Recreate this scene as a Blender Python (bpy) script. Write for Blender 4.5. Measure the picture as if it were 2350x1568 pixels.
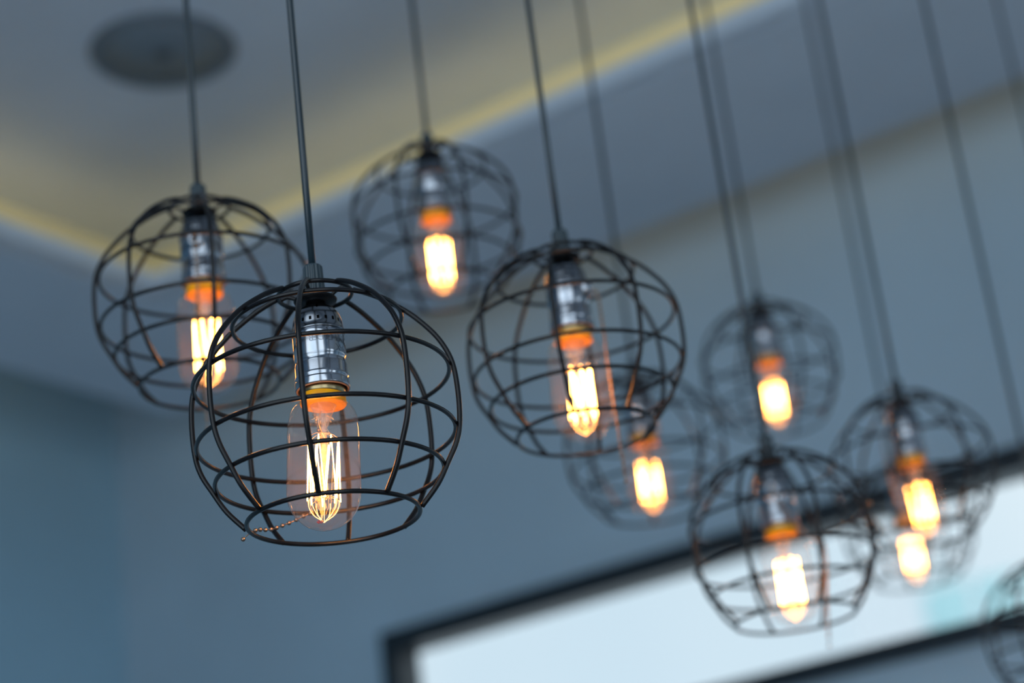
import bpy, bmesh, math, random
from mathutils import Vector, Matrix
random.seed(4)
for o in list(bpy.data.objects): bpy.data.objects.remove(o)
scene = bpy.context.scene
COL = scene.collection
PI = math.pi
V = Vector

# ------------------------------------------------------------------ camera
CAMZ = 1.5
PITCH = math.radians(21.55)
ROLL = math.atan(1425/11484)
FPX = 4569.0
fwd = V((0, math.cos(PITCH), math.sin(PITCH)))
upv = V((0, -math.sin(PITCH), math.cos(PITCH)))
rtv = V((1, 0, 0))
ix = (math.cos(ROLL)*rtv - math.sin(ROLL)*upv).normalized()
iu = (math.sin(ROLL)*rtv + math.cos(ROLL)*upv).normalized()
EYE = V((0, 0, CAMZ))
cd = bpy.data.cameras.new('camera'); cam = bpy.data.objects.new('camera', cd); COL.objects.link(cam)
cd.sensor_width = 36; cd.lens = FPX*36/2350
m = Matrix((ix, iu, -fwd)).transposed().to_4x4(); m.translation = EYE
cam.matrix_world = m
cd.clip_start = 0.05
cd.dof.use_dof = True; cd.dof.focus_distance = 1.218
cd.dof.aperture_fstop = 3.7
scene.camera = cam

def at(x, y, d):
    """point seen at photo pixel x, y at depth d along the view axis"""
    return EYE + (fwd*FPX + ix*(x-1175) - iu*(y-784))*(d/FPX)

# ------------------------------------------------------------------ world (soft overcast daylight) and exposure
w = bpy.data.worlds.new('daylight'); scene.world = w; w.use_nodes = True
nt = w.node_tree; nt.nodes.clear()
wo = nt.nodes.new('ShaderNodeOutputWorld'); bg = nt.nodes.new('ShaderNodeBackground')
tc = nt.nodes.new('ShaderNodeTexCoord'); nz = nt.nodes.new('ShaderNodeTexNoise'); cr = nt.nodes.new('ShaderNodeValToRGB')
nz.inputs['Scale'].default_value = 2.2; nz.inputs['Detail'].default_value = 3
cr.color_ramp.elements[0].color = (.60, .74, .86, 1); cr.color_ramp.elements[0].position = .35
cr.color_ramp.elements[1].color = (.78, .87, .94, 1); cr.color_ramp.elements[1].position = .65
nt.links.new(tc.outputs['Generated'], nz.inputs['Vector']); nt.links.new(nz.outputs['Fac'], cr.inputs['Fac'])
nt.links.new(cr.outputs['Color'], bg.inputs['Color']); nt.links.new(bg.outputs['Background'], wo.inputs['Surface'])
bg.inputs['Strength'].default_value = 2.35
vs = scene.view_settings
vs.view_transform = 'Standard'; vs.look = 'None'; vs.exposure = 0.0; vs.gamma = 1.0; vs.use_curve_mapping = False

# ------------------------------------------------------------------ materials
def mat(name, col, rough=.5, metal=0, spec=.5, noise=0, nscale=20, bump=0, emit=None, es=0):
    mt = bpy.data.materials.new(name); mt.use_nodes = True
    n = mt.node_tree.nodes; l = mt.node_tree.links; b = n['Principled BSDF']
    b.inputs['Base Color'].default_value = (*col, 1); b.inputs['Roughness'].default_value = rough
    b.inputs['Metallic'].default_value = metal; b.inputs['Specular IOR Level'].default_value = spec
    if emit: b.inputs['Emission Color'].default_value = (*emit, 1); b.inputs['Emission Strength'].default_value = es
    if noise or bump:
        t = n.new('ShaderNodeTexCoord'); z = n.new('ShaderNodeTexNoise'); z.inputs['Scale'].default_value = nscale
        z.inputs['Detail'].default_value = 5
        l.new(t.outputs['Object'], z.inputs['Vector'])
        if noise:
            r = n.new('ShaderNodeValToRGB')
            r.color_ramp.elements[0].color = (*[c*(1-noise) for c in col], 1); r.color_ramp.elements[0].position = .3
            r.color_ramp.elements[1].color = (*[min(1, c*(1+noise)) for c in col], 1); r.color_ramp.elements[1].position = .7
            l.new(z.outputs['Fac'], r.inputs['Fac']); l.new(r.outputs['Color'], b.inputs['Base Color'])
        if bump:
            bp = n.new('ShaderNodeBump'); bp.inputs['Strength'].default_value = bump; bp.inputs['Distance'].default_value = .0004
            l.new(z.outputs['Fac'], bp.inputs['Height']); l.new(bp.outputs['Normal'], b.inputs['Normal'])
    return mt

M = {}
M['ceiling'] = mat('ceiling_paint', (.58, .64, .72), .8, noise=.05, nscale=3)
M['soffit'] = mat('soffit_paint', (.58, .65, .73), .8, noise=.05, nscale=3)
M['wall'] = mat('wall_paint', (.31, .52, .66), .75, noise=.06, nscale=2.5)
M['wall_grey'] = mat('grey_wall_paint', (.41, .56, .67), .75, noise=.05, nscale=2.5)
M['cove_glow'] = mat('painted_cove_glow', (.90, .82, .52), .7)  # extra yellow of the strip's glow put into the back face colour
M['floor'] = mat('floor_boards', (.22, .19, .17), .5, noise=.15, nscale=4)
M['frame'] = mat('dark_window_frame', (.012, .02, .028), .4)
M['led'] = mat('led_strip', (.8, .6, .3), .5, emit=(1, .77, .40), es=4.0)
M['led_dim'] = mat('dim_led_strip', (.8, .6, .3), .5, emit=(1, .58, .24), es=.95)
M['speaker'] = mat('speaker_grille', (.16, .20, .24), .6, noise=.1, nscale=300)
M['speaker_dark'] = mat('speaker_centre', (.07, .09, .11), .6)
M['wire'] = mat('black_painted_wire', (.005, .0055, .007), .26, spec=.3, noise=.25, nscale=120)
M['socket'] = mat('gunmetal_socket', (.42, .45, .50), .17, metal=1, noise=.06, nscale=90, bump=.06)
M['cap'] = mat('dark_nickel_cap', (.22, .24, .27), .20, metal=1, noise=.08, nscale=90, bump=.06)
M['washer'] = mat('black_washer', (.003, .003, .004), .45, spec=.2)
M['black'] = mat('black_plastic', (.01, .01, .012), .35)
M['cord'] = mat('blue_black_cord', (.008, .022, .032), .28, spec=.6, noise=.1, nscale=60)
M['grip'] = mat('grey_rubber_grip', (.02, .038, .05), .4, noise=.1, nscale=60)
M['brass'] = mat('brass', (.46, .36, .19), .32, metal=1, noise=.2, nscale=160, bump=.3)
M['bead'] = mat('bronze_chain_beads', (.32, .24, .19), .35, metal=1)
M['neck'] = mat('orange_bulb_neck', (.95, .36, .004), .5, spec=.2, noise=.2, nscale=90)
M['rim'] = mat('cardboard_socket_liner', (.45, .22, .12), .6)
M['print'] = mat('red_bulb_print', (.6, .04, .04), .5)
M['filament'] = mat('glowing_filament', (1, .5, .2), .5, emit=(1, .39, .07), es=54.0)
M['reflection_loops'] = mat('glowing_reflection_loops', (1, .5, .2), .5, emit=(1, .42, .11), es=6.0)  # emission standing in for reflections low in the bulb
M['filament_lead'] = mat('filament_support_wire', (.7, .55, .4), .3, metal=1)
M['facade'] = mat('pale_facade', (.93, .95, .97), .6)
M['teal_glass'] = mat('teal_glass_facade', (.60, .88, .90), .5)

def glassmat(name, tint, haze_col, haze, gl_rough=.0, ior=1.45, fmax=1.0):
    mt = bpy.data.materials.new(name); mt.use_nodes = True
    n = mt.node_tree.nodes; l = mt.node_tree.links; n.clear()
    out = n.new('ShaderNodeOutputMaterial'); tr = n.new('ShaderNodeBsdfTransparent'); tr.inputs[0].default_value = (*tint, 1)
    gl = n.new('ShaderNodeBsdfGlossy'); gl.inputs['Roughness'].default_value = gl_rough
    hz = n.new('ShaderNodeBsdfDiffuse'); hz.inputs[0].default_value = (*haze_col, 1)
    fr = n.new('ShaderNodeFresnel')
    # same reflectance from both faces of the thin wall (no total internal reflection)
    ge = n.new('ShaderNodeNewGeometry'); mr = n.new('ShaderNodeMapRange')
    mr.inputs['To Min'].default_value = ior; mr.inputs['To Max'].default_value = 1/ior
    l.new(ge.outputs['Backfacing'], mr.inputs['Value']); l.new(mr.outputs['Result'], fr.inputs['IOR'])
    mx1 = n.new('ShaderNodeMixShader'); mx2 = n.new('ShaderNodeMixShader'); mx1.inputs[0].default_value = haze
    l.new(tr.outputs[0], mx1.inputs[1]); l.new(hz.outputs[0], mx1.inputs[2])
    l.new(fr.outputs[0], mx2.inputs[0]); l.new(mx1.outputs[0], mx2.inputs[1]); l.new(gl.outputs[0], mx2.inputs[2])
    l.new(mx2.outputs[0], out.inputs['Surface'])
    return mt
M['bulb'] = glassmat('clear_bulb_glass', (.985, .965, .95), (1, .76, .57), .016, .02)
M['stem'] = glassmat('glass_stem', (.93, .92, .92), (1, .86, .74), .14, .05)
M['pane'] = glassmat('tinted_window_glass', (.68, .69, .685), (.8, .9, 1), .004, 0)

# ------------------------------------------------------------------ mesh helpers
def link(name, me, material=None, parent=None, smooth=False, loc=None):
    o = bpy.data.objects.new(name, me); COL.objects.link(o)
    if material is not None and not me.materials: me.materials.append(material)
    if smooth: me.polygons.foreach_set('use_smooth', [True]*len(me.polygons))
    if parent: o.parent = parent
    if loc is not None: o.location = loc
    return o

def mesh(name, bm):
    me = bpy.data.meshes.new(name); bmesh.ops.recalc_face_normals(bm, faces=bm.faces); bm.to_mesh(me); bm.free(); return me

def catmull(pts, n=6, closed=False):
    pts = [V(p) for p in pts]; out = []; N = len(pts)
    rng = N if closed else N-1
    for i in range(rng):
        if closed: p0, p1, p2, p3 = pts[(i-1) % N], pts[i], pts[(i+1) % N], pts[(i+2) % N]
        else: p0, p1, p2, p3 = pts[max(i-1, 0)], pts[i], pts[i+1], pts[min(i+2, N-1)]
        for k in range(n):
            t = k/n
            out.append(.5*((2*p1)+(p2-p0)*t+(2*p0-5*p1+4*p2-p3)*t*t+(3*p1-p0-3*p2+p3)*t**3))
    if not closed: out.append(pts[-1])
    return out

def add_tube(bm, pts, r, seg=8, closed=False, cap=True):
    pts = [V(p) for p in pts]; N = len(pts)
    tan = []
    for i in range(N):
        a = pts[(i-1) % N] if (closed or i > 0) else pts[i]
        b = pts[(i+1) % N] if (closed or i < N-1) else pts[i]
        tan.append((b-a).normalized())
    up = V((0, 0, 1)) if abs(tan[0].z) < .9 else V((1, 0, 0))
    u = tan[0].cross(up).normalized(); rings = []
    for i in range(N):
        if i: 
            u = (u - tan[i]*u.dot(tan[i])).normalized()
        v = tan[i].cross(u)
        rr = r(i/(N-1)) if callable(r) else r
        rings.append([bm.verts.new(pts[i]+(u*math.cos(2*PI*k/seg)+v*math.sin(2*PI*k/seg))*rr) for k in range(seg)])
    for i in range(N if closed else N-1):
        A = rings[i]; B = rings[(i+1) % N]
        for k in range(seg):
            bm.faces.new((A[k], A[(k+1) % seg], B[(k+1) % seg], B[k]))
    if not closed and cap:
        bm.faces.new(rings[0][::-1]); bm.faces.new(rings[-1])

def circle_pts(r, z, n=72):
    return [V((r*math.cos(2*PI*k/n), r*math.sin(2*PI*k/n), z)) for k in range(n)]

def add_lathe(bm, prof, seg=48, skip=None, cap0=False, cap1=False):
    rings = []
    for (r, z) in prof:
        if r < 1e-7: rings.append([bm.verts.new((0, 0, z))])
        else: rings.append([bm.verts.new((r*math.cos(2*PI*k/seg), r*math.sin(2*PI*k/seg), z)) for k in range(seg)])
    for i in range(len(rings)-1):
        A, B = rings[i], rings[i+1]
        for k in range(seg):
            if skip and skip(i, k): continue
            k2 = (k+1) % seg
            if len(A) == 1 and len(B) == 1: continue
            if len(A) == 1: bm.faces.new((A[0], B[k2], B[k]))
            elif len(B) == 1: bm.faces.new((A[k], A[k2], B[0]))
            else: bm.faces.new((A[k], A[k2], B[k2], B[k]))
    if cap0 and len(rings[0]) > 1: bm.faces.new(rings[0][::-1])
    if cap1 and len(rings[-1]) > 1: bm.faces.new(rings[-1])

def add_ball(bm, c, r, sub=1):
    bmesh.ops.create_icosphere(bm, subdivisions=sub, radius=r, matrix=Matrix.Translation(V(c)))

# room frame: u runs along the window wall, n towards it
RA = math.radians(-33.5)
eu = V((math.cos(RA), math.sin(RA), 0)); en = V((-math.sin(RA), math.cos(RA), 0))
ROOM = Matrix((eu, en, V((0, 0, 1)))).transposed().to_4x4()
def add_box(bm, u0, u1, n0, n1, z0, z1):
    vs_ = [bm.verts.new((x, y, z)) for z in (z0, z1) for y in (n0, n1) for x in (u0, u1)]
    for f in ((0, 1, 3, 2), (4, 6, 7, 5), (0, 4, 5, 1), (2, 3, 7, 6), (0, 2, 6, 4), (1, 5, 7, 3)):
        bm.faces.new([vs_[i] for i in f])
def room_boxes(name, boxes, material, kind='structure', parent=None, bevel=0):
    bm = bmesh.new()
    for b in boxes: add_box(bm, *b)
    if bevel: bmesh.ops.bevel(bm, geom=list(bm.edges), offset=bevel, segments=2, affect='EDGES')
    o = link(name, mesh(name, bm), material, parent)
    if parent is None: o.matrix_world = ROOM
    if kind and parent is None: o['kind'] = kind
    return o

# ------------------------------------------------------------------ the room (z above floor; camera at 1.5)
U0, U1, N0, N1 = -3.3, 5.6, -1.25, 3.22        # inner faces of the walls
ZC = CAMZ+1.80                                 # tray ceiling
ZS = CAMZ+1.56; ZL = CAMZ+1.62                 # soffit underside, top of cove lip
TOP = ZC+.12
LU, LN = -2.50, 2.56                           # cove lip lines (left, far)
SU, SN = -2.93, 3.03                           # soffit's outer edges; shadow-gap beyond
RU, RN = 4.6, .25                             # cove lip lines (right, near)
room_boxes('floor', [(U0-.2, U1+.2, N0-.2, N1+.2, -.1, 0)], M['floor'])
# the low ceiling ends over the camera; unseen double-height bay with tall windows added to brighten socket highlights
NE, ZH = .25, 5.0
room_boxes('ceiling', [(U0-.2, U1+.2, NE, N1+.2, ZC, TOP), (U0-.2, U1+.2, NE-.1, NE, ZS, ZH), (U0-.2, U1+.2, N0-.2, NE, ZH, ZH+.12)], M['ceiling'])
# soffit ring with an upstand behind which the warm strip lies
soff = room_boxes('trim_1', [(SU, LU, NE, SN, ZS, ZS+.03), (LU, U1, LN, SN, ZS, ZS+.03),
                             (RU, U1, NE, LN, ZS, ZS+.03)], M['soffit'])
M['lip'] = mat('cove_lip_paint', (.66, .76, .86), .6, noise=.03, nscale=3)
room_boxes('trim_2', [(LU-.02, LU, RN, LN+.02, ZS+.001, ZL), (LU, RU, LN, LN+.02, ZS+.001, ZL),
                      (RU, RU+.02, RN, LN+.02, ZS+.001, ZL)], M['lip'])
# closed outer side of the cove so that its warm light stays in the tray
CB = .225                                      # depth of the cove behind its lip
room_boxes('trim_3', [(SU, LU-CB, NE, SN, ZS+.03, ZC), (LU-CB, U1, LN+CB, SN, ZS+.03, ZC)], M['cove_glow'])
led = room_boxes('trim_4', [(LU-.0222, LU-.0205, RN, LN+.0222, ZS+.036, ZS+.056), (LU-.0205, RU, LN+.0205, LN+.0222, ZS+.036, ZS+.056)], M['led'])
led['label'] = 'warm yellow light strip hidden on the cove ledge'
led2 = room_boxes('trim_5', [(SU-.03, SU-.012, NE, SN, ZS+.10, ZS+.11), (SU, U1-.3, SN+.012, SN+.03, ZS+.10, ZS+.11)], M['led_dim'])
led2['label'] = 'dim warm light strip in the gap between ceiling and wall'

# window wall
WL, WR = -2.53, 3.6
ZT, ZB = CAMZ+.990, CAMZ+.682                  # outer edge of the frame, top and bottom
room_boxes('wall_far', [(U0-.2, WL, N1, N1+.05, 0, ZC), (WR, U1+.2, N1, N1+.05, 0, ZC),
                        (WL, WR, N1, N1+.05, ZT, ZC), (WL, WR, N1, N1+.05, 0, ZB)], M['wall_grey'])
F = .042
room_boxes('window_1', [(WL, WR, N1-.03, N1+.045, ZT-F, ZT), (WL, WR, N1-.03, N1+.045, ZB, ZB+F*.8),
                        (WL, WL+F, N1-.03, N1+.045, ZB+F*.8, ZT-F), (WR-F, WR, N1-.03, N1+.045, ZB+F*.8, ZT-F)], M['frame'])
wn = bpy.data.objects['window_1']
room_boxes('window_pane', [(WL+F, WR-F, N1+.0, N1+.006, ZB+F*.8, ZT-F)], M['pane'], parent=wn)
# left wall
room_boxes('wall_left', [(U0-.2, U0, N0-.2, N1, 0, ZH)], M['wall'])
# right wall and wall behind the camera, both with daylight windows
def wall_with_windows(name, axis, fixed, thick, a0, a1, wins, zb, zt):
    bx = []; cur = a0
    def B(p, q, z0, z1):
        return (p, q, min(fixed, fixed+thick), max(fixed, fixed+thick), z0, z1) if axis == 'u' else (min(fixed, fixed+thick), max(fixed, fixed+thick), p, q, z0, z1)
    for (p, q) in wins:
        bx.append(B(cur, p, 0, ZH)); bx.append(B(p, q, 0, zb)); bx.append(B(p, q, zt, ZH)); cur = q
    bx.append(B(cur, a1, 0, ZH))
    room_boxes(name, bx, M['wall_grey'])
    return B
back = [(-1.5, .82), (.88, 3.2)]
B = wall_with_windows('wall_near', 'u', N0, -.2, U0-.2, U1+.2, back, .3, 4.7)
k = 2
for (p, q) in back:
    fr = room_boxes('window_%d' % k, [B(p, p+.05, .3, 4.7), B(q-.05, q, .3, 4.7), B(p+.05, q-.05, .3, .35), B(p+.05, q-.05, 4.65, 4.7)], M['frame']); k += 1
rw = [(-1.0, -.1), (.6, 2.0)]
B = wall_with_windows('wall_right', 'n', U1, .2, N0, N1, rw, .3, 3.2)
for (p, q) in rw:
    fr = room_boxes('window_%d' % k, [B(p, p+.05, .3, 3.2), B(q-.05, q, .3, 3.2), B(p+.05, q-.05, .3, .35), B(p+.05, q-.05, 3.15, 3.2)], M['frame']); k += 1

# round ceiling speaker
def rp(u, n, z): return ROOM @ V((u, n, z))
sp = bpy.data.objects.new('ceiling_speaker', None); COL.objects.link(sp); sp.location = rp(-2.10, 2.20, ZC)
sp['label'] = 'round dark grey ceiling speaker flush with the ceiling, upper left'; sp['category'] = 'speaker'
bm = bmesh.new(); add_lathe(bm, [(.112, 0), (.126, 0), (.127, -.003), (.122, -.007), (.113, -.006), (.112, 0)], 64)
link('speaker_rim', mesh('speaker_rim', bm), M['speaker'], sp, True)
bm = bmesh.new(); add_lathe(bm, [(.1125, -.001), (.1125, -.004), (.02, -.006), (0, -.006)], 64)
link('speaker_grille', mesh('speaker_grille', bm), M['speaker'], sp, True)
bm = bmesh.new(); add_lathe(bm, [(.016, -.005), (.015, -.010), (.008, -.013), (0, -.014)], 32)
link('centre_cap', mesh('centre_cap', bm), M['speaker_dark'], sp, True, )

# pale building outside the window
def outside():
    t = bpy.data.objects.new('building', None); COL.objects.link(t); t.matrix_world = ROOM @ Matrix.Translation((-10.0, 24.0, 0))
    t['label'] = 'blurred pale building with teal glass seen through the far window'; t['category'] = 'building'
    def part(name, boxes, m_):
        bm = bmesh.new()
        for b in boxes: add_box(bm, *b)
        return link(name, mesh(name, bm), m_, t)
    part('wall', [(-1.1, -.1, 0, 4, -2, 8.0), (1.9, 6.2, .4, 4, -2, 7.3)], M['facade'])
    part('glazing', [(-.1, 1.9, .3, 4, -2, 7.45)], M['teal_glass'])
    for z in (5.4, 6.3): part('floor_band', [(-.1, 1.9, .15, .3, z, z+.14)], M['facade'])
    for x in (.55, 1.2): part('mullion', [(x, x+.07, .18, .3, 2, 7.45)], M['facade'])
outside()

# ------------------------------------------------------------------ lamp prototypes (shared meshes)
R = .085
def S(p): return [(a*R, b*R) for a, b in p]
WR_ = .00150
RINGS = [(.627, 0), (.833, .31), (.949, .60), (.949, 1.07), (.635, 1.53)]
PM = {}
for i, (r, z) in enumerate(RINGS):
    bm = bmesh.new(); add_tube(bm, circle_pts(r*R, z*R), WR_, 10, True); PM['ring%d' % i] = mesh('cage_ring', bm)
bm = bmesh.new()
prof = [(.643, .004), (.775, .155), (.866, .31), (.945, .46), (.983, .61), (.995, .84), (.978, 1.07), (.915, 1.24), (.82, 1.38), (.672, 1.535), (.49, 1.668), (.37, 1.735), (.292, 1.768)]
add_tube(bm, catmull([(r*R, 0, z*R) for r, z in prof], 5), WR_*1.15, 10); PM['rib'] = mesh('cage_rib', bm)
# collar: top ring, washer and hooked spokes
bm = bmesh.new()
add_tube(bm, circle_pts(.277*R, 1.765*R, 48), WR_, 10, True)
for k in range(4):
    a = math.radians(-8+90*k)
    c, s = math.cos(a), math.sin(a)
    add_tube(bm, catmull([(c*q*R, s*q*R, z*R) for q, z in ((.27, 1.775), (.22, 1.79), (.17, 1.77), (.13, 1.74))], 5), WR_*.9, 8)
PM['collar'] = mesh('cage_collar', bm)
bm = bmesh.new(); add_lathe(bm, S([(.05, 1.745), (.15, 1.735), (.165, 1.72), (.158, 1.705), (.10, 1.70), (.05, 1.70), (.05, 1.745)]), 40); PM['washer'] = mesh('cage_washer', bm)
# cord grip, ribbed
bm = bmesh.new(); seg = 60
rings = []
gp = [(.064, 2.005), (.070, 1.99), (.073, 1.90), (.078, 1.80), (.082, 1.745)]
for j, (r, z) in enumerate(gp):
    rings.append([bm.verts.new(((r+(.005 if (q // 2) % 2 else 0)*(j > 0))*R*math.cos(2*PI*q/seg), (r+(.005 if (q // 2) % 2 else 0)*(j > 0))*R*math.sin(2*PI*q/seg), z*R)) for q in range(seg)])
for i in range(len(rings)-1):
    for q in range(seg): bm.faces.new((rings[i][q], rings[i][(q+1) % seg], rings[i+1][(q+1) % seg], rings[i+1][q]))
bm.faces.new(rings[0]); bm.faces.new(rings[-1])
PM['grip'] = mesh('cord_grip', bm)
# socket cap: neck and perforated dome
prof = S([(.072, 1.705), (.078, 1.67), (.10, 1.655), (.135, 1.635), (.162, 1.60), (.180, 1.555), (.187, 1.525), (.191, 1.495), (.196, 1.455), (.202, 1.45), (.202, 1.438), (.19, 1.436)])
bm = bmesh.new()
add_lathe(bm, prof, 60, skip=lambda i, k: (i == 6 and k % 3 == 0) or (i == 3 and k % 15 == 0))
PM['cap'] = mesh('socket_cap', bm)
bm = bmesh.new(); add_lathe(bm, S([(.04, 1.655), (.11, 1.61), (.160, 1.56), (.172, 1.44), (.17, 1.0), (.17, .99)]), 40); PM['liner'] = mesh('socket_liner', bm)
bm = bmesh.new()
add_lathe(bm, S([(.185, 1.445), (.1935, 1.437), (.195, 1.40), (.1965, 1.25), (.194, 1.235), (.1865, 1.222), (.1865, 1.205), (.192, 1.19), (.1955, 1.178), (.196, 1.10),
                 (.1985, 1.093), (.2025, 1.085), (.2025, 1.075), (.197, 1.067), (.1965, 1.057), (.202, 1.052), (.204, 1.045), (.203, 1.015), (.205, 1.003), (.203, .993), (.196, .995), (.19, 1.01)]), 64)
PM['socket'] = mesh('socket_shell', bm)
bm = bmesh.new(); add_lathe(bm, S([(.196, 1.002), (.198, .989), (.188, .985), (.182, .992), (.18, 1.03)]), 48); PM['rimring'] = mesh('socket_rim', bm)
bm = bmesh.new(); add_lathe(bm, S([(.12, 1.04), (.166, 1.035), (.168, .957), (.160, .945), (.12, .943)]), 48); PM['brass'] = mesh('brass_collar', bm)
bm = bmesh.new(); add_lathe(bm, S([(.150, .965), (.163, .95), (.168, .93), (.173, .885), (.165, .873), (.10, .87), (.0, .87)]), 48); PM['neck'] = mesh('bulb_neck', bm)
# bulb glass
bp = [(.166, .90), (.174, .885), (.202, .866), (.232, .83), (.253, .775), (.265, .70), (.268, .60), (.270, .40), (.272, .20)]
bp += [(.272*math.cos(t), .20-.278*math.sin(t)) for t in [math.radians(a) for a in (12, 25, 38, 50, 62, 73, 82)]]+[(0, -.078)]
pts = catmull([(r, 0, z) for r, z in bp], 3)
bm = bmesh.new(); add_lathe(bm, [(max(p.x, 0)*R if i < len(pts)-1 else 0, p.z*R) for i, p in enumerate(pts)], 56); PM['bulb'] = mesh('bulb_glass', bm)
# stem
bm = bmesh.new(); add_lathe(bm, S([(.10, .872), (.075, .83), (.045, .74), (.028, .70), (.024, .66), (.022, .35), (.03, .20), (.034, .17), (.02, .15), (0, .15)]), 24); PM['stem'] = mesh('glass_stem', bm)
# filament cage: zigzag strands
NS = 8
bm = bmesh.new(); rr = .118*R
zz = []
for q in range(NS):
    a0 = 2*PI*q/NS+.3; a1 = a0+PI/NS
    zz.append((rr*math.cos(a0), rr*math.sin(a0), (.60+.02*random.random())*R))
    zz.append((rr*1.02*math.cos(a1), rr*1.02*math.sin(a1), (.13+.02*random.random())*R))
for i in range(len(zz)-1): add_tube(bm, [zz[i], zz[i+1]], .00036, 5)
PM['filament'] = mesh('filament', bm)
bm = bmesh.new()  # added glowing curves in place of reflections in the bulb's glass bottom
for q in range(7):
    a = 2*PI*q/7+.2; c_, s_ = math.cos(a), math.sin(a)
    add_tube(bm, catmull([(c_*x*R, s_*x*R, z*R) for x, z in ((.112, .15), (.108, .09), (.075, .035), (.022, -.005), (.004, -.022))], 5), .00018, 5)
PM['reflection_loops'] = mesh('reflection_curves', bm)
bm = bmesh.new()
for q in range(NS):
    for j, (zc, zt) in enumerate(((.68, None), (.17, None))):
        p = V(zz[(2*q+j) % len(zz)]); base = V((0, 0, (.66 if j == 0 else .165)*R))
        mid = (p+base)/2 + V((0, 0, .015*R))
        add_tube(bm, catmull([base, mid, p], 4), .00016, 5)
for s_ in (-1, 1): add_tube(bm, catmull([(s_*.03*R, 0, .82*R), (s_*.045*R, .01*R, .72*R), V(zz[0 if s_ < 0 else -2])], 6), .0003, 6)
PM['leads'] = mesh('filament_supports', bm)
# switch boss
bm = bmesh.new(); add_lathe(bm, S([(.0, .15), (.088, .16), (.088, .205), (.078, .225), (.055, .238), (.034, .238), (.032, .20), (0, .20)]), 24); PM['boss'] = mesh('switch_boss', bm)
bm = bmesh.new(); add_lathe(bm, S([(.0325, .203), (0, .206)]), 20); PM['hole'] = mesh('switch_hole_shade', bm)  # black disc in the boss recess, painting the shade inside it
bm = bmesh.new(); add_lathe(bm, S([(.06, 0), (.35, 0), (.35, -.08), (.30, -.16), (.08, -.22), (.06, -.30), (.03, -.32)]), 40); PM['rose'] = mesh('ceiling_rose', bm)
bm = bmesh.new(); add_ball(bm, (0, 0, 0), .00150, 2); PM['bead'] = mesh('chain_bead', bm)

def lettering():
    """raised capitals running round the socket, upside down"""
    bmo = bmesh.new()
    for txt, z, a0 in (('LAMPHOLDER', 1.375, 32), ('MAX', 1.30, 62)):
        for k_, ch in enumerate(txt[::-1]):
            cu = bpy.data.curves.new('t', 'FONT'); cu.body = ch; cu.size = .055*R/.7; cu.align_x = 'CENTER'; cu.extrude = .00012
            to = bpy.data.objects.new('t', cu); COL.objects.link(to)
            bpy.context.view_layer.update()
            me = to.evaluated_get(bpy.context.evaluated_depsgraph_get()).to_mesh()
            ang = math.radians(-17+k_*10.5) if txt != 'MAX' else math.radians(46+k_*10.5)
            vv = []
            for v in me.vertices:
                x, y, e = -v.co.x, -v.co.y, v.co.z       # turned by 180 degrees
                a = ang + x/(.196*R) - PI/2
                rad = .1955*R + e
                vv.append(bmo.verts.new((rad*math.cos(a), rad*math.sin(a), z*R + y)))
            for p_ in me.polygons:
                try: bmo.faces.new([vv[i] for i in p_.vertices])
                except ValueError: pass
            to.to_mesh_clear(); bpy.data.objects.remove(to); bpy.data.curves.remove(cu)
    return mesh('lettering', bmo)
LETTER = lettering()

def chain_obj(parent, pts, step=.0043, single=False):
    """ball chain along world points; parent's frame is a pure translation"""
    off = parent.location
    path = catmull(pts, 14)
    bm = bmesh.new(); loc = [p-off for p in path]
    add_tube(bm, loc, .0004, 5)
    acc = 0; beads = [loc[0]]
    for a, b in zip(loc, loc[1:]):
        L = (b-a).length
        while acc+L >= step:
            t = (step-acc)/L; a = a.lerp(b, t); beads.append(a.copy()); L = (b-a).length; acc = 0
        acc += L
    beads[-1] = loc[-1]
    if not single:
        for b in beads: add_ball(bm, b, .00175, 1)
    ch = link('pull_chain', mesh('pull_chain', bm), M['bead'], parent, True)
    if single:
        for b in beads: link('chain_bead', PM['bead'], M['bead'], ch, True, b)
    return ch

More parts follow.
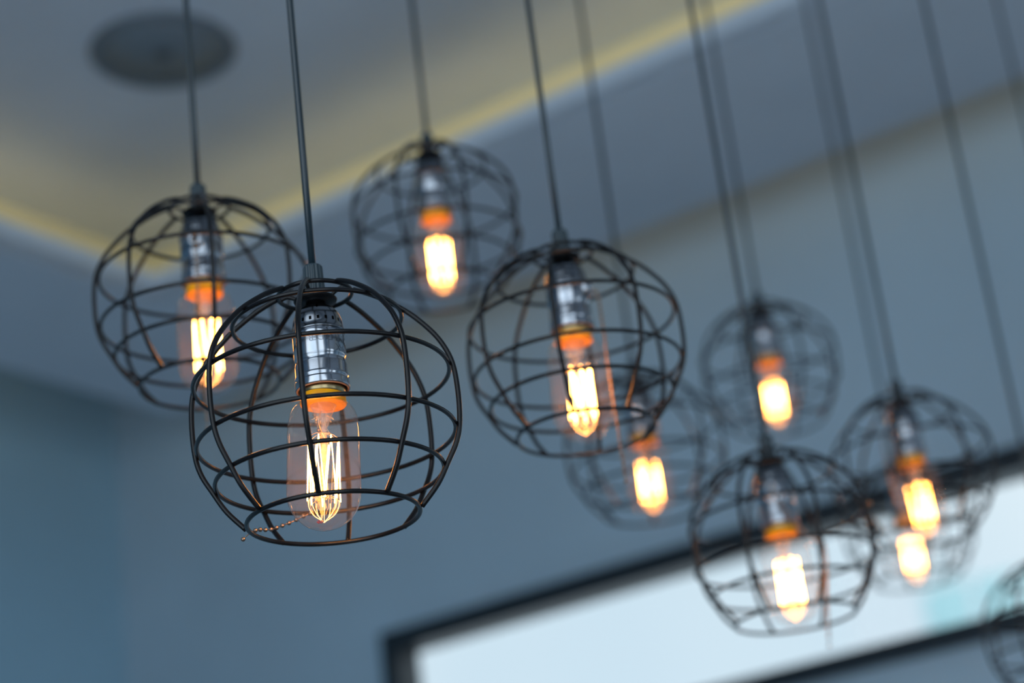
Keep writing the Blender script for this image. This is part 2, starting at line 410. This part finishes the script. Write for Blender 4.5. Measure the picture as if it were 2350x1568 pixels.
def lamp(px, py, rpx, az, label, boss=None, tilt=0, detail=True):
    d = FPX*R/rpx
    c = at(px, py, d)
    base = c - V((0, 0, .84*R))
    t = bpy.data.objects.new('pendant_lamp', None); COL.objects.link(t); t.location = base; t.empty_display_size = .05
    t['label'] = label; t['category'] = 'pendant lamp'; t['group'] = 'black wire globe pendant lamps hanging in rows'
    th = math.atan2(EYE.y-base.y, EYE.x-base.x)            # direction towards the camera side
    def rz(o, a): o.rotation_euler.z = a; return o
    cg = rz(link('cage_collar', PM['collar'], M['wire'], t, True), th+math.radians(az))
    link('cage_washer', PM['washer'], M['washer'], cg, True)
    for i in range(5): link('cage_ring', PM['ring%d' % i], M['wire'], cg, True)
    for k_ in range(8): rz(link('cage_rib', PM['rib'], M['wire'], cg, True), 2*PI*k_/8)
    so = rz(link('socket', PM['socket'], M['socket'], t, True), th+PI/2)
    link('socket_cap', PM['cap'], M['cap'], so, True); link('socket_liner', PM['liner'], M['black'], so, True)
    link('socket_rim', PM['rimring'], M['rim'], so, True)
    if detail: link('lettering', LETTER, M['cap'], so)
    bu = link('bulb', PM['bulb'], M['bulb'], t, True)
    if tilt:
        T = Matrix.Translation((0, 0, .97*R)) @ Matrix.Rotation(math.radians(tilt), 4, 'Y') @ Matrix.Translation((0, 0, -.97*R))
        bu.matrix_basis = T
    rot = th*1.7+px
    link('brass_collar', PM['brass'], M['brass'], bu, True); link('bulb_neck', PM['neck'], M['neck'], bu, True)
    link('glass_stem', PM['stem'], M['stem'], bu, True)
    rz(link('filament', PM['filament'], M['filament'], bu), rot); fl = rz(link('reflection_curves', PM['reflection_loops'], M['reflection_loops'], bu), rot); fl['kind'] = 'stuff'; fs = rz(link('filament_support', PM['leads'], M['filament_lead'], bu, True), rot); fs['kind'] = 'stuff'
    link('cord_grip', PM['grip'], M['grip'], t)
    bm = bmesh.new(); top = ZC-base.z
    add_tube(bm, [(0, 0, 1.98*R+(top-1.98*R-.004)*q/10) for q in range(11)], .00235, 14); link('cord', mesh('cord', bm), M['cord'], t, True)
    ro = link('ceiling_rose', PM['rose'], M['black'], t, True); ro.location.z = top-.0005
    if boss is not None:
        bo = link('switch_boss', PM['boss'], M['socket'], so, True)
        a = math.radians(boss)-PI/2
        bo.matrix_basis = Matrix.Translation((0, 0, 1.36*R)) @ Matrix.Rotation(a, 4, 'Z') @ Matrix.Rotation(PI/2, 4, 'Y')
        ho = link('switch_hole_shade', PM['hole'], M['washer'], so); ho.matrix_basis = bo.matrix_basis.copy()
    return t, d, base, th

def boss_tip(base, th, boss, q=.245):
    a = th+math.radians(boss)
    return base + V((q*R*math.cos(a), q*R*math.sin(a), 1.33*R))

# front lamp, in focus
L1, d1, b1, th1 = lamp(745, 941, 311, -8, 'sharp nearest globe pendant with embossed socket and chain over its lower ring', boss=190, tilt=4.2)
bt = boss_tip(b1, th1, 190, .235)
rim1 = at(584, 1221, d1-.006)
chain_obj(L1, [bt, bt+V((-.004, .004, -.03)), at(745, 1050, d1+.028), at(728, 1160, d1+.028), at(690, 1188, d1+.026), at(655, 1204, d1+.022), at(620, 1216, d1+.012), at(596, 1216, d1+.004), at(576, 1222, d1-.004), at(558, 1238, d1-.006)], step=.0051, single=True)
# red mark printed on the tip of the front bulb
bm = bmesh.new()
for q in range(7):
    a = th1+math.radians(-22+q*3.3); e = math.radians(64+2.5*math.sin(q*2.1))
    rr_ = .2735; c0 = V((rr_*math.cos(e)*math.cos(a)*R, rr_*math.cos(e)*math.sin(a)*R, (.20-.2795*math.sin(e))*R))
    bmesh.ops.create_cube(bm, size=.0007, matrix=Matrix.Translation(c0))
bl = [o for o in L1.children if o.name.startswith('bulb')][0]
link('red_mark', mesh('red_mark', bm), M['print'], bl)

L2, d2, b2, th2 = lamp(470, 687, 250, 5, 'globe pendant behind and left of the nearest one, over the yellow cove corner', boss=-15)
t2 = boss_tip(b2, th2, -15)
chain_obj(L2, [t2, t2+V((.001, -.003, -.012)), t2+V((.001, -.003, -.08)), t2+V((.002, -.003, -.158))])
L3, d3, b3, th3 = lamp(1002, 515, 199, -24, 'highest globe pendant, centre top, in front of the yellow cove strip')
L4, d4, b4, th4 = lamp(1319, 795, 251, -8, 'centre globe pendant with a long orange-lit bead chain on its right', boss=68, tilt=.5)
t4 = boss_tip(b4, th4, 68)
chain_obj(L4, [t4, t4+V((.004, 0, -.006)), t4+V((.0045, 0, -.05)), t4+V((.005, 0, -.11)), t4+V((.005, 0, -.158))])
L5, d5, b5, th5 = lamp(1480, 1026, 181, 2, 'blurred globe pendant low behind the centre one, its bulb blazing white')
L6, d6, b6, th6 = lamp(1796, 1240, 219, -22, 'low globe pendant in front of the bright window, round switch hole facing front', boss=-6)
t6 = boss_tip(b6, th6, -6)
chain_obj(L6, [t6, t6+V((.004, -.002, -.012)), t6+V((.026, .004, -.045)), at(1893, 1255, d6-.02), at(1898, 1380, d6-.02), at(1903, 1482, d6-.02)])
L7, d7, b7, th7 = lamp(1766, 845, 161, 28, 'small blurred globe pendant right of centre, straight above the low one by the window')
L8, d8, b8, th8 = lamp(2094, 1076, 186, -4, 'globe pendant at right crossing the top edge of the window frame', boss=-80, tilt=-2)
t8 = boss_tip(b8, th8, -80)
chain_obj(L8, [t8, t8+V((-.004, 0, -.01)), t8+V((-.004, 0, -.05)), t8+V((-.003, 0, -.075))])
L9, d9, b9, th9 = lamp(2083, 1209, 150, 12, 'farthest globe pendant, orange bulb showing just beneath the right one')
L10, d10, b10, th10 = lamp(2440, 1448, 181, 15, 'globe pendant cut off by the lower right corner, only its left wires showing')
L11, d11, b11, th11 = lamp(2520, 985, 145, 0, 'pendant whose dark cord alone crosses the upper right corner')
